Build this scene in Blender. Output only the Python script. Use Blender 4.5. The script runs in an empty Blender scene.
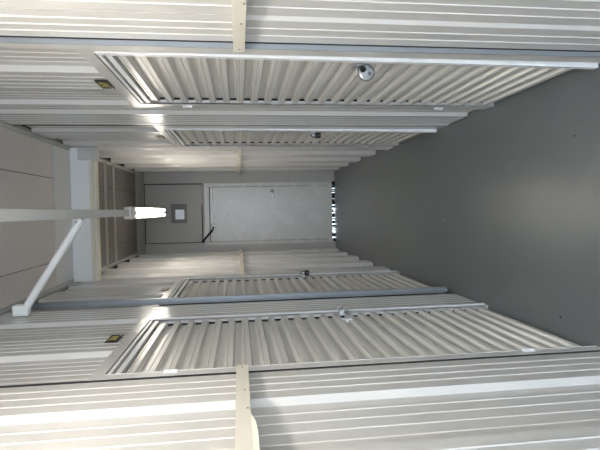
import bpy, bmesh, math, random
from mathutils import Matrix, Vector
random.seed(7)
S = bpy.context.scene
COL = S.collection

# ------------------------------------------------------------ camera, sky, exposure
H = 1.58
cam_d = bpy.data.cameras.new('camera'); cam = bpy.data.objects.new('camera', cam_d); COL.objects.link(cam)
cam_d.sensor_fit = 'HORIZONTAL'; cam_d.sensor_width = 36; cam_d.lens = 479.265/600*36; cam_d.clip_start = .02
# a phone held on its side: image right is world down
right = Vector((-0.0184484, -0.1262066, -0.9918324))
down = Vector((-0.9993322, -0.0289655, 0.0222736))
fwd = Vector((-0.0315400, 0.9915810, -0.1255881))
M = Matrix((right, -down, -fwd)).transposed().to_4x4(); M.translation = (0, 0, H)
cam.matrix_world = M
S.camera = cam
w = bpy.data.worlds.new('daylight'); S.world = w; w.use_nodes = True
bg = w.node_tree.nodes['Background']; bg.inputs[0].default_value = (.70, .84, 1, 1); bg.inputs[1].default_value = 7.5
LAMP, LAMP_NEAR = 18.0, 35.0                      # emission of the fluorescent tubes
S.view_settings.view_transform = 'Standard'; S.view_settings.look = 'None'
S.view_settings.exposure = 0.6; S.view_settings.gamma = 1; S.view_settings.use_curve_mapping = False

WR, WL, ZC, YF, YB = .62, -.64, 3.13, 7.82, -1.7     # wall planes, ceiling, far wall, open end behind

# ------------------------------------------------------------ materials
def mat(name, col, rough=.5, metal=0, noise=0, nscale=3, bump=0, bscale=40, emit=None, rvar=0, spec=.5, stretch=None):
    m = bpy.data.materials.new(name); m.use_nodes = True
    nt = m.node_tree; b = nt.nodes['Principled BSDF']
    b.inputs['Base Color'].default_value = (*col, 1); b.inputs['Roughness'].default_value = rough
    b.inputs['Metallic'].default_value = metal; b.inputs['Specular IOR Level'].default_value = spec
    tc = nt.nodes.new('ShaderNodeTexCoord'); mp = nt.nodes.new('ShaderNodeMapping')
    nt.links.new(tc.outputs['Object'], mp.inputs[0])
    if stretch: mp.inputs['Scale'].default_value = stretch
    if noise:
        n = nt.nodes.new('ShaderNodeTexNoise'); n.inputs['Scale'].default_value = nscale; n.inputs['Detail'].default_value = 6
        nt.links.new(mp.outputs[0], n.inputs['Vector'])
        r = nt.nodes.new('ShaderNodeMix'); r.data_type = 'RGBA'
        r.inputs[6].default_value = (*[c*(1-noise) for c in col], 1); r.inputs[7].default_value = (*[min(1, c*(1+noise)) for c in col], 1)
        nt.links.new(n.outputs['Fac'], r.inputs[0]); nt.links.new(r.outputs[2], b.inputs['Base Color'])
    if rvar:
        n = nt.nodes.new('ShaderNodeTexNoise'); n.inputs['Scale'].default_value = nscale*2.3; n.inputs['Detail'].default_value = 8
        nt.links.new(mp.outputs[0], n.inputs['Vector'])
        q = nt.nodes.new('ShaderNodeMapRange'); q.inputs[3].default_value = rough-rvar; q.inputs[4].default_value = rough+rvar
        q.inputs[1].default_value = .2; q.inputs[2].default_value = .8
        nt.links.new(n.outputs['Fac'], q.inputs[0]); nt.links.new(q.outputs[0], b.inputs['Roughness'])
    if bump:
        n = nt.nodes.new('ShaderNodeTexNoise'); n.inputs['Scale'].default_value = bscale; n.inputs['Detail'].default_value = 4
        nt.links.new(mp.outputs[0], n.inputs['Vector'])
        bn = nt.nodes.new('ShaderNodeBump'); bn.inputs['Strength'].default_value = bump; bn.inputs['Distance'].default_value = .01
        nt.links.new(n.outputs['Fac'], bn.inputs['Height']); nt.links.new(bn.outputs[0], b.inputs['Normal'])
    if emit:
        b.inputs['Emission Color'].default_value = (*emit[0], 1); b.inputs['Emission Strength'].default_value = emit[1]
    return m
SHEET = mat('painted_sheet', (.62, .608, .585), .19, noise=.03, nscale=2, bump=.02, bscale=4)
FRAME = mat('frame_paint', (.63, .62, .598), .25, noise=.04, nscale=3, bump=.04, bscale=9)
LEAF = mat('leaf_paint', (.70, .685, .645), .24, noise=.04, nscale=3)
WHITE = mat('white_edge', (.80, .81, .82), .32, noise=.03)
GALV = mat('galvanised', (.27, .285, .30), .38, metal=.35, noise=.08, nscale=6)
CREAM = mat('cream_batten', (.70, .66, .57), .5, noise=.07, nscale=9, bump=.1, bscale=25)
CEIL = mat('ceiling_panel', (.88, .82, .78), .7, noise=.05, nscale=1.5)
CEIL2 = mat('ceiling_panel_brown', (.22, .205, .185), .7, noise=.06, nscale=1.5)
PALE = mat('pale_panel', (.88, .88, .87), .6, noise=.03)
DARK = mat('dark_gap', (.012, .012, .013), .9)
DIM = mat('dim_metal', (.12, .12, .12), .6)
SOFFIT = mat('soffit_grey', (.30, .29, .27), .6)
LIP = mat('cream_lip', (.76, .71, .60), .45)
FLOOR = mat('floor_paint', (.132, .143, .146), .29, noise=.16, nscale=1.6, bump=.14, bscale=70, spec=.5)
GREYW = mat('end_wall_paint', (.44, .425, .40), .5, noise=.05, nscale=2)
GREYD = mat('end_door_paint', (.58, .565, .525), .26, noise=.06, nscale=2, bump=.05, bscale=3, rvar=.06)
TRUNK = mat('trunking_white', (.93, .93, .91), .45, noise=.02)
HOUSING = mat('lamp_housing', (.70, .70, .68), .4)
TUBE = mat('lit_tube', (1, 1, 1), .4, emit=((1, .93, .82), LAMP))
TUBE2 = mat('lit_tube_near', (1, 1, 1), .4, emit=((1, .93, .82), LAMP_NEAR))
BLACK = mat('black_plastic', (.012, .012, .012), .5, spec=.2)
YEL = mat('yellow_print', (.50, .42, .10), .5)
PALEP = mat('pale_print', (.55, .60, .50), .5)
CHROME = mat('chrome', (.75, .75, .76), .16, metal=1)
STEEL = mat('brushed_steel', (.50, .50, .51), .3, metal=.9, noise=.35, nscale=90)
LOCK = mat('lock_steel', (.30, .29, .27), .35, metal=.9, noise=.3, nscale=80)
ZINC = mat('white_zinc', (.86, .86, .87), .3)
OUT = mat('daylight_outside', (.8, .8, .8), .8, emit=((.85, .93, 1), .32))
PEB = mat('pebble_dark', (.02, .02, .02), .8)
SPL = mat('paint_fleck', (.42, .42, .41), .6)
SLAT = mat('louvre_slat', (.62, .64, .66), .45)

# ------------------------------------------------------------ helpers
def link(name, bm, m, parent=None, smooth=False, bev=0):
    bmesh.ops.recalc_face_normals(bm, faces=bm.faces[:])
    me = bpy.data.meshes.new(name); bm.to_mesh(me); bm.free()
    for mm in (m if isinstance(m, (list, tuple)) else [m]): me.materials.append(mm)
    o = bpy.data.objects.new(name, me); COL.objects.link(o)
    if parent: o.parent = parent
    if smooth:
        for p in me.polygons: p.use_smooth = True
    if bev:
        b = o.modifiers.new('b', 'BEVEL'); b.width = bev; b.segments = 2; b.limit_method = 'ANGLE'
    return o
def box(bm, x0, x1, y0, y1, z0, z1, mi=0):
    vs = [bm.verts.new((x, y, z)) for x in (x0, x1) for y in (y0, y1) for z in (z0, z1)]
    for f in ((0,1,3,2), (4,6,7,5), (0,4,5,1), (2,3,7,6), (0,2,6,4), (1,5,7,3)):
        bm.faces.new([vs[i] for i in f]).material_index = mi
    return vs
def cyl(bm, p, q, r, r2=None, n=16):
    p, q = Vector(p), Vector(q); r2 = r if r2 is None else r2
    a = (q-p).normalized(); u = a.orthogonal().normalized(); v = a.cross(u)
    A, B = [], []
    for i in range(n):
        t = 2*math.pi*i/n; d = u*math.cos(t)+v*math.sin(t)
        A.append(bm.verts.new(p+d*r)); B.append(bm.verts.new(q+d*r2))
    for i in range(n):
        j = (i+1) % n; bm.faces.new((A[i], A[j], B[j], B[i]))
    bm.faces.new(A); bm.faces.new(B)
def tube(bm, pts, r, n=10):
    pts = [Vector(p) for p in pts]; rings = []
    u = (pts[1]-pts[0]).orthogonal().normalized()
    for i, p in enumerate(pts):
        a = (pts[min(i+1, len(pts)-1)]-pts[max(i-1, 0)]).normalized()
        u = (u-a*u.dot(a)).normalized(); v = a.cross(u)
        rings.append([bm.verts.new(p+(u*math.cos(2*math.pi*k/n)+v*math.sin(2*math.pi*k/n))*r) for k in range(n)])
    for A, B in zip(rings, rings[1:]):
        for k in range(n): bm.faces.new((A[k], A[(k+1) % n], B[(k+1) % n], B[k]))
    bm.faces.new(rings[0]); bm.faces.new(rings[-1])
def B(name, m, parent, *boxes, bev=0):
    bm = bmesh.new()
    for b in boxes: box(bm, *b)
    return link(name, bm, m, parent, bev=bev)
def thing(name, label, cat, loc=(0, 0, 0), group=None):
    o = bpy.data.objects.new(name, None); COL.objects.link(o); o.location = loc
    o.empty_display_size = .05
    return tag(o, label, cat, group)
def tag(o, label, cat, group=None):
    o['label'] = label; o['category'] = cat
    if group: o['group'] = group
    return o
def struct(o, label=None, cat=None):
    o['kind'] = 'structure'
    if label: o['label'] = label; o['category'] = cat
    return o
def rel(parent):                       # keeps world-space meshes under an Empty that stands elsewhere
    for c in parent.children_recursive:
        if c.parent == parent: c.matrix_parent_inverse = Matrix.Translation(-parent.location)

# ------------------------------------------------------------ ribbed cladding
REC = .024
def profile(y0, y1, prouds, REC=REC):
    """(y, depth) outline of a sheet: depth 0 is the proud pan, REC the recessed pan; small stiffening ridges on each pan"""
    segs = []; y = y0
    for a, b in prouds:
        a2, b2 = max(a, y0), min(b, y1)
        if b2 <= a2: continue
        if a2 > y: segs.append((y, a2-.018 if a2 > y0 else a2, REC))
        segs.append((a2, b2, 0)); y = b2+.018
    if y < y1: segs.append((y, y1, REC))
    pts = []
    for a, b, d in segs:
        pts.append((a, d)); n = max(1, int(round((b-a)/.062)))
        for i in range(1, n):
            yy = a+(b-a)*i/n
            pts += [(yy-.005, d), (yy-.002, d-.0028), (yy+.002, d-.0028), (yy+.005, d)]
        pts.append((b, d))
    return pts
def sheet(bm, X, sgn, pts, z0, z1):
    """sgn +1: right wall, so a larger depth lies at a larger X"""
    prev = None
    for y, d in pts:
        a = bm.verts.new((X+sgn*d, y, z0)); b = bm.verts.new((X+sgn*d, y, z1))
        if prev: bm.faces.new((prev[0], a, b, prev[1]))
        prev = (a, b)

ZT = 3.10
def runs(ends, w=.31):                 # each proud pan starts at its lit slope
    return [(e, e+w) for e in ends]
near_R = runs([-1.70, -1.05, -.40, .25, .92, 1.585])
near_L = runs([-1.66, -1.01, -.36, .29, .95, 1.62], .30)
JZ = 1.56                              # joint of lower and upper sheets behind the battens
D1R = (1.95, 2.81); D2R = (3.69, 4.58)     # door leaf spans along Y
D1L = (1.96, 2.89); D2L = (3.64, 4.60)
DT = 2.09                              # top of leaf opening
HT = 2.172                              # top of the header plate
def wall(side):
    sg = 1 if side == 'right' else -1; X = WR if sg > 0 else WL
    bm = bmesh.new()
    if sg > 0:
        full = [(2.90, 3.50, runs([3.14], .33)), (4.67, YF, runs([4.72, 5.37, 6.05, 6.74, 7.37], .24))]
        top = [(1.865, 2.90, runs([2.23, 2.88], .33)), (3.545, 4.67, runs([3.82, 4.46], .33))]
    else:
        full = [(YB, 1.885, near_L), (2.96, 3.45, [(2.99, 3.36)]), (4.68, YF, runs([4.88, 5.55, 6.22, 6.88, 7.5], .24))]
        top = [(1.885, 2.96, runs([2.31], .32)), (3.49, 4.68, runs([3.84, 4.48], .33))]
    if sg > 0:      # near right sheets: shallow ribs below the joint, a flat lapped sheet above
        sheet(bm, X, sg, profile(YB, 1.788, near_R, .009), .012, JZ+.008)
        up = profile(YB, 1.545, [(YB-1, 9)])
        up += [(1.5455, .011), (1.551, .011), (1.5515, 0)]
        up += profile(1.552, 1.788, [(YB, 9)])
        sheet(bm, X, sg, up, JZ+.008, ZT)
    for a, b, pr in full:
        sheet(bm, X, sg, profile(a, b, pr, (.045 if a > 4.6 else REC)), .012, ZT)
    for a, b, pr in top:
        sheet(bm, X, sg, profile(a, b, pr), HT-.01, ZT)
    o = link('wall_'+side, bm, SHEET)
    struct(o, "off-white ribbed steel sheeting of the photo's %s wall" % ('upper' if sg > 0 else 'lower'), 'wall')
    # added black slab for the dark unit interiors, stops light leaking through gaps
    bm = bmesh.new()
    box(bm, X+sg*.060, X+sg*.12, YB, YF+.3, -.02, 3.4)
    o = link('wall_'+side+'_backing', bm, DARK); struct(o)
    return o
wall('right'); wall('left')

# floor, ceiling
bm = bmesh.new(); box(bm, WL-.2, WR+.2, YB-.1, YF+.02, -.1, 0)
struct(link('floor', bm, FLOOR), 'dark grey painted concrete floor', 'floor')
bm = bmesh.new(); box(bm, -9, 9, YB-9, YB-.1, -.12, -.02)
struct(link('floor_outside', bm, mat('yard_concrete', (.4, .4, .39), .8, noise=.1)))
bm = bmesh.new()
ys = [YB, -.9, .9, 2.6, 4.28, 4.75, 6.6, YF]
xs = [WL-.03, -.40, .305, WR+.03]
for i in range(len(ys)-1):
    pale = abs(ys[i]-4.28) < .01
    if pale:
        box(bm, xs[0], xs[-1], ys[i]+.016, ys[i+1]-.002, ZC, ZC+.012, 1); continue
    if ys[i] < 4 and i > 0: pass
    for a, b in zip(xs, xs[1:]):
        y0 = ys[i]+(.004 if i in (4, 5) else 0); y1 = ys[i+1]
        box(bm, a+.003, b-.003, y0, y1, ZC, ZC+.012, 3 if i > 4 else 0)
box(bm, WL-.2, WR+.2, YB, YF+.3, ZC+.03, ZC+.1, 2)
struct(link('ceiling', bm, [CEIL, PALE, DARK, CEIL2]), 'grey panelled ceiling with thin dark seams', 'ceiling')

# angle trims along the ceiling on both sides
for n, X, sg in (('trim_1', WR, 1), ('trim_2', WL, -1)):
    o = B(n, FRAME, None, (X-sg*.003, X-sg*.001, YB, YF-.32, ZC-.022, ZC-.001), (X-sg*.034, X-sg*.001, YB, YF-.32, ZC-.004, ZC-.001))
    struct(o)

# vertical metal trims and painted joint shade where one storage unit meets the next
def vtrim(n, X, sg, y0, y1, out, m, z0=0.0, z1=3.10):
    bm = bmesh.new()
    xo = X-sg*out
    box(bm, xo, X+sg*.012, y0, y0+.002, z0, z1)        # side face
    box(bm, xo, xo+sg*.002, y0+.003, y1, z0, z1, 1)            # front face
    box(bm, xo-sg*.0015, xo, y0, y0+.005, z0, z1)  # rolled edge
    box(bm, xo, X+sg*.012, y1-.002, y1, z0, z1)
    return struct(link(n, bm, m))
vtrim('trim_3', WR, 1, 1.80, 1.862, .019, [GALV, FRAME])
vtrim('trim_4', WL, -1, 3.470, 3.492, .032, [GALV, FRAME], z0=.03)
B('trim_10', GALV, None, (WL+.017, WL+.033, 3.450, 3.469, .03, 3.10), (WL+.001, WL+.0165, 3.466, 3.469, .03, 3.10), (WL+.015, WL+.017, 3.44, 3.469, .03, 3.10))['kind'] = 'structure'
B('trim_5', FRAME, None, (WR-.004, WR+.004, 3.455, 3.50, 0, 3.10))['kind'] = 'structure'
B('trim_6', FRAME, None, (WL-.004, WL+.002, 1.90, 1.915, 0, 3.10))['kind'] = 'structure'
B('joint_shade', DARK, None, (WR-.003, WR+.03, 3.502, 3.543, 0, 3.10), (WR-.001, WR+.03, 1.789, 1.80, 0, 3.1), (WL-.03, WL+.003, 1.885, 1.90, 0, 3.1))['kind'] = 'structure'  # solid black strips painted to read as shade in the joints

# ------------------------------------------------------------ storage unit doors
def leaf_bm(X, sg, y0, y1, z0, z1):
    bm = bmesh.new(); P = .079
    D0, D1 = .030, .005
    zs = []
    z = z1+.028
    while z > z0:
        zs += [(z, D0), (z-.028, D0), (z-.037, D1), (z-.0435, D1), (z-.0455, D1+.004), (z-.0475, D1), (z-.068, D1), (z-.076, D0)]
        z -= P
    zs = [(min(max(z, z0), z1), d) for z, d in zs]
    prev = None
    for z, d in zs:
        a = bm.verts.new((X+sg*d, y0, z)); b = bm.verts.new((X+sg*d, y1, z))
        if prev and prev[2] > z+1e-6: bm.faces.new((prev[0], a, b, prev[1]))
        prev = (a, b, z)
    return bm
def rivet(bm, X, sg, y, z, r=.004):
    cyl(bm, (X, y, z), (X-sg*.0025, y, z), r, r*.6, 8)
def hinge(parent, X, sg, y, z):
    bm = bmesh.new()
    box(bm, X-sg*.002, X, y-.014, y+.014, z-.027, z+.027)
    for k in (-.02, -.007, .007, .02):
        cyl(bm, (X-sg*.005, y, z+k-.0055), (X-sg*.005, y, z+k+.0055), .0045, n=10)
        rivet(bm, X-sg*.002, sg, y-.009, z+k, .002)
    return link('hinge', bm, ZINC, parent)
def unit_door(n, side, span, fr0, fr1, hinge_y, label, plate, wedge=False):
    """span: leaf Y range; fr0/fr1: outer Y of the near/far jamb; plate: Y of the white stile next to the lock"""
    sg = 1 if side == 'right' else -1; X = WR if sg > 0 else WL
    y0, y1 = span
    root = thing('door_%d' % n, label, 'door', (X, (y0+y1)/2, 0)); root['kind'] = 'structure'
    # frame: jambs and header plate, folded returns, rivets
    bm = bmesh.new(); xf = X-sg*.004
    box(bm, xf, X+sg*.004, fr0, y0-.006, 0, HT)
    box(bm, xf, X+sg*.004, y1+.006, fr1, .008, HT)
    box(bm, xf, X+sg*.004, y0-.006, y1+.006, DT+.03, HT)
    box(bm, X-sg*.006, X+sg*.03, y0-.008, y0-.006, 0, DT+.03)
    box(bm, X-sg*.006, X+sg*.020, y1+.006, y1+.008, 0, DT+.03)
    k = 0
    yy = y0+.08
    while yy < y1:
        rivet(bm, xf, sg, yy, DT+.06); yy += .2
    zz = .2
    while zz < 2.1:
        rivet(bm, xf, sg, (y1+fr1)/2, zz); 
        if y0-fr0 > .03: rivet(bm, xf, sg, (y0+fr0)/2, zz)
        zz += .42
    link('door_frame', bm, FRAME, root)
    # header channel: two pale rails and dark gaps between header and leaf
    link('header_rail', (lambda b: (box(b, X-sg*.004, X+sg*.02, y0, y1, DT+.008, DT+.022), box(b, X-sg*.002, X+sg*.02, y0, y1, DT-.028, DT-.006), b)[-1])(bmesh.new()), WHITE, root)
    B('door_gap', DARK, root, (X+sg*.036, X+sg*.042, y0-.004, y1+.004, 0, DT+.03))
    leaf = link('door_leaf', leaf_bm(X, sg, y0+.004, y1-.004, .012, DT-.034), LEAF, root)
    B('edge_gap', DARK, leaf, (X+sg*.021, X+sg*.034, y1-.003, y1+.009, .01, DT))
    # bright lock-side strip, its foot standing slightly off the wall
    bm = bmesh.new(); a, b = plate
    t0 = .018 if wedge else .006
    vs = box(bm, X-sg*.009, X+sg*.001, a, b, -.0, DT+.02)
    for v in vs:
        if v.co.z < .5 and abs(v.co.x-(X-sg*.009)) < 1e-5: v.co.x = X-sg*(.007+t0)
        if v.co.z < .5: v.co.z = .015
    link('lock_strip', bm, WHITE, root)
    for z in (1.865, .335): hinge(root, X-sg*.004, sg, hinge_y, z)
    if n == 2: B('foot_plate', WHITE, root, (X-.006, X-.002, 4.74, 4.92, .012, .05))
    rel(root); return root
d1 = unit_door(1, 'right', D1R, 1.864, 2.905, 2.87, "near storage door in the photo's upper wall, hung with a round steel disc padlock", (1.925, 1.952), True)
d2 = unit_door(2, 'right', D2R, 3.525, 4.67, 4.62, "far storage door in the photo's upper wall, with a small black padlock", (3.64, 3.685), True)
d3 = unit_door(3, 'left', D1L, 1.90, 2.96, 1.945, "near storage door in the photo's lower wall, beside the broad joint and batten", (2.905, 2.935))
d4 = unit_door(4, 'left', D2L, 3.50, 4.69, 3.62, "far storage door in the photo's lower wall, behind the galvanised upright trim", (4.615, 4.65))

# ------------------------------------------------------------ horizontal battens
def batten(X, sg, y0, y1, z0, z1, out, label, torn=False):
    bm = bmesh.new()
    box(bm, X-sg*out, X, y0, y1, z0, z1)
    if torn:      # buckled lower edge near the camera
        v = [bm.verts.new(p) for p in ((X-sg*out, y0, z0), (X-sg*out, 1.42, z0), (X-sg*(out+.004), 1.36, z0-.012), (X-sg*(out+.008), 1.27, z0-.016), (X-sg*(out+.004), y0, z0-.015))]
        r = bmesh.ops.extrude_face_region(bm, geom=[bm.faces.new(v)])
        bmesh.ops.translate(bm, verts=[e for e in r['geom'] if isinstance(e, bmesh.types.BMVert)], vec=(sg*.02, 0, 0))
    o = tag(link('wall_batten', bm, CREAM), label, 'batten')
    for k, y in enumerate((y1-.03, y1-.27, y1-.42, y1-.75)):
        zz = (z0+z1)/2-.007*(k % 3)
        bm = bmesh.new(); cyl(bm, (X-sg*out, y, zz), (X-sg*(out+.002), y, zz), .003, n=8)
        link('rivet', bm, DIM, o)
    return o
batten(WR, 1, YB, 1.80, 1.546, 1.588, .034, "long cream batten on the photo's upper wall nearest the camera, ending at the galvanised trim")
batten(WL, -1, YB, 1.88, 1.558, 1.604, .036, "long cream batten with a buckled lower edge on the photo's lower wall nearest the camera", True)
batten(WR, 1, 4.70, YF-.02, 1.545, 1.575, .022, "short cream batten on the photo's upper wall between far storage and end doors")
batten(WL, -1, 4.70, YF-.02, 1.54, 1.585, .022, "short cream batten on the photo's lower wall between far storage and end doors")

# ------------------------------------------------------------ end wall with transom panel, vent and door
bm = bmesh.new()
box(bm, WL-.1, -.50, YF, YF+.1, 0, 3.06); box(bm, .455, WR+.1, YF, YF+.1, 0, 3.06)
box(bm, -.50, .455, YF, YF+.1, 2.135, 2.16)
struct(link('wall_end', bm, GREYW), 'grey boards framing the end door', 'wall')
bm = bmesh.new(); box(bm, -.488, -.155, YF+.012, YF+.03, 2.175, 3.05); box(bm, .115, .438, YF+.012, YF+.03, 2.165, 3.05)
box(bm, -.155, .115, YF+.012, YF+.03, 2.175, 2.425); box(bm, -.155, .115, YF+.012, YF+.03, 2.62, 3.05)
struct(link('wall_transom', bm, GREYW), 'plain grey panel above the end door', 'wall')
B('wall_end_backing', DARK, None, (WL-.2, -.14, YF+.06, YF+.12, .1, 3.3), (.06, WR+.2, YF+.06, YF+.12, .1, 3.3), (-.14, .06, YF+.06, YF+.12, .1, 2.42), (-.14, .06, YF+.06, YF+.12, 2.6, 3.3))['kind'] = 'structure'
# dark soffit channels in front of the end wall top
o = B('trim_8', SOFFIT, None, (WL, WR, YF-.30, YF-.26, 3.06, ZC-.001), (WL, WR, YF-.14, YF-.10, 3.04, ZC-.001), (WL, WR, YF-.26, YF, ZC-.03, ZC-.001)); struct(o)

e = thing('door_5', 'plain grey end door with a small chrome lever', 'door', (-.05, YF, 0)); e['kind'] = 'structure'
B('door_frame', GREYD, e, (-.54, -.495, YF-.025, YF-.0, 0, 2.13), (.40, .455, YF-.025, YF-.0, 0, 2.13), (-.495, .40, YF-.025, YF, 2.05, 2.13),
  (-.497, -.487, YF-.01, YF+.03, 0.03, 2.05), (.392, .402, YF-.01, YF+.03, .03, 2.05), bev=.003)
lf = B('door_leaf', GREYD, e, (-.484, .389, YF-.005, YF+.04, .05, 2.04), bev=.003)
hb = bmesh.new(); ro = bmesh.new(); cyl(ro, (.315, YF-.005, 1.04), (.315, YF-.014, 1.04), .028, n=20); link('handle_rose', ro, DIM, lf)
cyl(hb, (.315, YF-.045, 1.04), (.315, YF-.01, 1.04), .011)
tube(hb, [(.325, YF-.045, 1.04), (.29, YF-.05, 1.04), (.255, YF-.047, 1.035), (.22, YF-.045, 1.03)], .009)
link('door_handle', hb, CHROME, lf, smooth=False)
# closer: pale rail and black folding arm
cb = B('door_closer', WHITE, lf, (-.20, .36, YF-.035, YF-.005, 1.995, 2.035), bev=.004)
am = bmesh.new()
def bar(bm, p, q, wd, th):
    p, q = Vector(p), Vector(q); d = (q-p).normalized(); n = Vector((0, 1, 0)); s = d.cross(n).normalized()*wd/2
    vs = [bm.verts.new(c+k*s+n*t) for c in (p, q) for k in (-1, 1) for t in (-th/2, th/2)]
    for f in ((0,1,3,2), (4,6,7,5), (0,4,5,1), (2,3,7,6), (0,2,6,4), (1,5,7,3)): bm.faces.new([vs[i] for i in f])
bar(am, (-.475, YF-.05, 2.16), (-.30, YF-.05, 2.01), .035, .02)
bar(am, (-.30, YF-.05, 2.01), (-.20, YF-.05, 1.965), .02, .016)
cyl(am, (-.475, YF-.02, 2.155), (-.475, YF-.065, 2.155), .026)
link('closer_arm', am, BLACK, cb)
bm = bmesh.new(); cyl(bm, (-.225, YF-.075, 1.975), (-.225, YF-.02, 1.975), .018); link('closer_bolt', bm, ZINC, cb)
# ragged black brush seal and the daylight beyond it
bs = bmesh.new(); x = -.50
while x < .42:
    wd = random.uniform(.012, .05); hh = random.choice([.0, .0, .0, .004] if x > 0 else [.0, .004, .012, .026])
    box(bs, x, x+wd, YF-.006, YF+.012, hh, .05); x += wd+random.choice([0, 0, .005, .010] if x > 0 else [0, .006, .014, .022])
box(bs, .40, .46, YF-.035, YF+.01, 0, .055); box(bs, -.53, -.49, YF-.03, YF, 0, .04)
link('brush_seal', bs, BLACK, e)
rel(e)
struct(B('floor_threshold', OUT, None, (-.6, .6, YF+.10, YF+.5, -.02, .0), (-.6, .6, YF+.30, YF+.32, -.02, .12)))

v = thing('wall_vent', 'small square louvred vent with daylight behind, in the grey panel over the end door', 'vent', (-.022, YF, 2.52))
B('vent_frame', mat('vent_frame_grey', (.24, .235, .22), .6), v, (-.176, .131, YF+.002, YF+.012, 2.405, 2.45), (-.176, .131, YF+.002, YF+.012, 2.59, 2.652),
  (-.176, -.115, YF+.002, YF+.012, 2.45, 2.59), (.038, .131, YF+.002, YF+.012, 2.45, 2.59), bev=.002)
sb = bmesh.new()
for i in range(6):
    z = 2.458+.0233*i
    vs = box(sb, -.115, .038, YF+.004, YF+.018, z, z+.006)
    for q in vs:
        if q.co.y > YF+.01: q.co.z += .012
s = link('louvre_slats', sb, SLAT, v)
B('vent_opening', OUT, v, (-.115, .038, YF+.024, YF+.028, 2.45, 2.59))
rel(v)

# ------------------------------------------------------------ ceiling beam, bracket, cross bars
b = thing('ceiling_beam', 'pale beam crossing the corridor under the ceiling, with a cream lower lip', 'beam', (0, 4.7, 2.9))
B('beam_face', PALE, b, (WL+.002, WR-.002, 4.70, 4.74, 2.955, ZC-.002))
B('beam_lip', LIP, b, (WL+.002, WR-.002, 4.685, 4.72, 2.925, 2.957), (WL+.002, WR-.002, 4.70, 4.78, 2.900, 2.925), bev=.002)
B('corner_bracket', FRAME, b, (.50, WR-.002, 4.672, 4.70, 2.925, 3.05), (.49, WR-.002, 4.672, 4.80, 2.893, 2.925), bev=.002)
rv = bmesh.new()
rv.free()
for x in (-.42, -.14, .14, .36):
    rv = bmesh.new(); cyl(rv, (x, 4.685, 2.94), (x, 4.683, 2.94), .003, n=8); link('rivet', rv, DIM, b)
rel(b)
for y, lab in ((5.83, 'thin pale cross bar under the dark ceiling, the one nearer the beam'), (6.22, 'thin pale cross bar under the dark ceiling, the one nearer the end door')):
    o = B('cross_bar', FRAME, None, (WL+.004, WR-.004, y, y+.003, ZC-.028, ZC-.001), (WL+.004, WR-.004, y, y+.010, ZC-.028, ZC-.024), bev=0)
    tag(o, lab, 'bar')

# ------------------------------------------------------------ lighting trunking, lamps, strut
TZ = 2.567
t = thing('lighting_trunking', 'long pale grey trunking running overhead down the middle of the corridor', 'trunking', (0, 1.4, TZ))
B('channel', TRUNK, t, (-.028, .028, YB, 4.497, TZ, TZ+.05), bev=.004)
B('cover_strip', TRUNK, t, (-.019, .019, YB, 4.49, TZ-.003, TZ)); rel(t)
def lamp(y0, y1, label, TZ=TZ, tm=TUBE):
    L = thing('batten_light', label, 'light', (0, (y0+y1)/2, TZ))
    B('lamp_housing', HOUSING, L, (-.055, .055, y0, y1-.09, TZ-.001, TZ+.045), bev=.004)
    for ya, yb in ((y0, y0+.22),) :
        B('end_cap', HOUSING, L, (-.057, .057, ya, yb, TZ-.022, TZ-.001), bev=.003)
    B('end_cap', HOUSING, L, (-.05, .05, y1-.12, y1-.09, TZ-.012, TZ-.001), bev=.003)
    for x in (-.030, .030):
        tb = bmesh.new(); cyl(tb, (x, y0+.22, TZ-.016), (x, y1, TZ-.016), .017, n=14)
        tbo = link('fluorescent_tube', tb, tm, L, smooth=True)
        bb = bmesh.new(); cyl(bb, (x, y0+.225, TZ-.016), (x, y0+.25, TZ-.016), .0195, n=12)
        link('tube_holder', bb, DIM, tbo)
    rel(L)
lamp(4.50, 6.42, 'lit twin-tube batten light at the far end of the overhead trunking')
lamp(-.35, 1.42, 'lit twin-tube batten light on the trunking overhead, near the open end', TZ-.052, TUBE2)

st = thing('support_strut', "pale tubular strut slanting from the top of the photo's lower wall to the overhead trunking", 'strut', (WL, 3.2, 2.9))
bm = bmesh.new()
a = Vector((-.035, 3.2, 2.575)); c = Vector((-.585, 3.2, 2.925))
cyl(bm, a, c, .024, n=20)
link('strut_pipe', bm, TRUNK, st, smooth=False)
B('elbow_box', TRUNK, st, (WL+.006, -.565, 3.172, 3.228, 2.905, 3.0), bev=.008)
B('end_clip', STEEL, st, (-.05, -.028, 3.186, 3.214, 2.567, 2.60), bev=.003)
sc = bmesh.new(); cyl(sc, (-.052, 3.178, 2.60), (-.052, 3.19, 2.60), .006, n=8); cyl(sc, (-.07, 3.178, 2.59), (-.07, 3.19, 2.59), .006, n=8)
link('screws', sc, DIM, st); rel(st)

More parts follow.
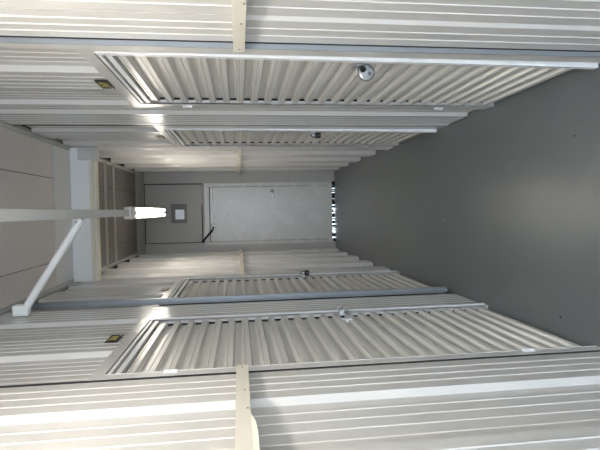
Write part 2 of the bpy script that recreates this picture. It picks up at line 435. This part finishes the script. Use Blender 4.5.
# ------------------------------------------------------------ unit number signs
def sign(X, sg, yc, zc, txt, label, hw=.073, hh=.03):
    L = thing('unit_sign', label, 'sign', (X, yc, zc))
    xf = X-sg*.005
    pl = B('plate', BLACK, L, (xf-sg*.003, xf, yc-hw, yc+hw, zc-hh, zc+hh), bev=.001)
    cu = bpy.data.curves.new('digits', 'FONT'); cu.body = txt; cu.size = hh*1.75; cu.space_character = 1.15; cu.extrude = .0006
    cu.align_x = 'CENTER'; cu.align_y = 'CENTER'; cu.offset = .0004
    to = bpy.data.objects.new('digits', cu); COL.objects.link(to)
    dg = bpy.context.evaluated_depsgraph_get(); me = bpy.data.meshes.new_from_object(to.evaluated_get(dg))
    bpy.data.objects.remove(to)
    o = bpy.data.objects.new('digits', me); COL.objects.link(o); o.parent = pl; me.materials.clear(); me.materials.append(YEL)
    # text reads along the wall: x of the text runs forward on the left wall and backward on the right wall
    R = Matrix(((0, 0, -sg, 0), (-sg, 0, 0, 0), (0, 1, 0, 0), (0, 0, 0, 1)))
    me.transform(Matrix.Translation((xf-sg*.004, yc, zc)) @ R)
    d = bmesh.new(); cyl(d, (xf-sg*.003, yc+.058, zc-.019), (xf-sg*.0042, yc+.058, zc-.019), .006, n=10)
    link('print_dot', d, PALEP, pl)
    rel(L)
sign(WR, 1, 2.40, 2.200, '369', "small black sign with yellow digits beside the near door in the photo's upper wall")
sign(WL, -1, 2.505, 2.22, '368', "small black sign with yellow digits beside the near door in the photo's lower wall")
sign(WR, 1, 4.06, 2.200, '367', "small dark sign at the head of the far storage door in the photo's upper wall")
sign(WL, -1, 4.05, 2.200, '366', "small dark sign at the head of the far storage door in the photo's lower wall")

# ------------------------------------------------------------ hasps (parts of doors) and padlocks
def hasp(door, X, sg, y, z, m=ZINC):
    bm = bmesh.new()
    box(bm, X-sg*.014, X-sg*.010, y-.03, y+.05, z-.018, z+.018)
    cyl(bm, (X-sg*.012, y+.05, z-.02), (X-sg*.012, y+.05, z+.02), .005, n=8)
    box(bm, X-sg*.040, X-sg*.012, y-.012, y-.008, z-.012, z+.012)
    o = link('hasp', bm, m, door); o.matrix_parent_inverse = Matrix.Translation(-door.location)
hasp(d1, WR, 1, 2.00, 1.062, STEEL); hasp(d2, WR, 1, 3.76, .99, STEEL); hasp(d3, WL, -1, 2.80, .985, STEEL); hasp(d4, WL, -1, 4.56, .985, STEEL)
o = B('hasp_plate', ZINC, d3, (WL, WL+.004, 2.685, 2.73, .945, 1.0), (WL-.02, WL, 2.70, 2.715, .965, .98)); o.matrix_parent_inverse = Matrix.Translation(-d3.location)
# disc padlock hanging edge-on from the near right door, its round face towards the camera
P = thing('disc_padlock', "round steel disc padlock hanging on the near storage door in the photo's upper wall", 'padlock', (.568, 1.975, 1.040))
px, py, pz = .568, 1.975, 1.040
dd = bmesh.new()
prof = [(0, -.012), (.026, -.012), (.033, -.008), (.0355, 0), (.033, .008), (.026, .012), (0, .012)]
rings = []
NSEG = 36
for r, yy in prof:
    rings.append([dd.verts.new((px+max(r, .0005)*math.cos(2*math.pi*i/NSEG), py+yy, pz+max(r, .0005)*math.sin(2*math.pi*i/NSEG))) for i in range(NSEG)])
for A, Bq in zip(rings, rings[1:]):
    for i in range(NSEG): dd.faces.new((A[i], A[(i+1) % NSEG], Bq[(i+1) % NSEG], Bq[i]))
link('disc_body', dd, STEEL, P)
# dark shackle window at the top towards the wall, keyway in the middle, rim ring
wn = bmesh.new(); cyl(wn, (px+.012, py-.0125, pz+.016), (px+.012, py-.0145, pz+.016), .0135, n=20); link('shackle_opening', wn, BLACK, P)
kw = bmesh.new(); cyl(kw, (px-.006, py-.0122, pz-.012), (px-.006, py-.015, pz-.012), .008, n=16); link('key_cylinder', kw, DIM, P)
rm = bmesh.new(); tube(rm, [(px+.0335*math.cos(t*math.pi/18), py-.007, pz+.0335*math.sin(t*math.pi/18)) for t in range(37)], .0028, 8); link('rim', rm, DIM, P)
sh = bmesh.new(); tube(sh, [(px+.012+.014*math.cos(t), py, pz+.022+.016*math.sin(t)) for t in [math.pi*k/8-.3 for k in range(11)]], .0048, 8); link('shackle', sh, CHROME, P)
rel(P)
def padlock(X, sg, y, z, m, label, s=1.0, off=.036):
    c = X-sg*off; L = thing('padlock', label, 'padlock', (c, y, z))
    B('lock_body', m, L, (c-.019*s, c+.019*s, y-.010*s, y+.010*s, z-.05*s, z-.014*s), bev=.004)
    sb = bmesh.new(); tube(sb, [(c-.012*s, y, z-.016*s)]+[(c+.012*s*math.cos(math.pi*(1-k/10)), y, z+.014*s*math.sin(math.pi*k/10)) for k in range(11)]+[(c+.012*s, y, z-.016*s)], .0035*s, 8)
    link('shackle', sb, STEEL if m is not BLACK else BLACK, L, smooth=True)
    kb = bmesh.new(); cyl(kb, (c, y-.010*s, z-.034*s), (c, y-.0125*s, z-.034*s), .006*s, n=12); link('keyway', kb, DIM, L)
    rel(L)
padlock(WR, 1, 3.75, .985, BLACK, "small black padlock on the far storage door in the photo's upper wall", 1.15)
padlock(WL, -1, 2.84, .985, LOCK, "small steel padlock on the near storage door in the photo's lower wall", 1.0)
padlock(WL, -1, 4.55, .985, BLACK, "small black padlock on the far storage door in the photo's lower wall", 1.2)

# ------------------------------------------------------------ specks on the floor
def speck(x, y, r, m, label, cat):
    bm = bmesh.new(); bmesh.ops.create_icosphere(bm, subdivisions=2, radius=r)
    for vv in bm.verts:
        vv.co *= random.uniform(.8, 1.2); vv.co.z *= .5
    zmin = min(vv.co.z for vv in bm.verts)
    o = link('pebble', bm, m); o.location = (x, y, -zmin); tag(o, label, cat)
speck(-.558, 2.191, .006, PEB, "tiny dark pebble on the floor near the photo's lower wall", 'pebble')
speck(.324, 2.09, .0045, PEB, "tiny dark pebble on the floor towards the photo's upper wall", 'pebble')
speck(-.10, 3.55, .007, SPL, 'tiny pale fleck on the floor in mid corridor', 'pebble')

for o in list(COL.objects):
    if o.parent is None and 'category' in o and o.get('kind') is None:
        g = {'sign': 'unit number signs', 'padlock': 'padlocks on the storage doors', 'light': 'overhead batten lights', 'batten': 'horizontal wall battens', 'bar': 'cross bars under the ceiling', 'pebble': 'specks on the floor'}.get(o['category'])
        if g: o['group'] = g
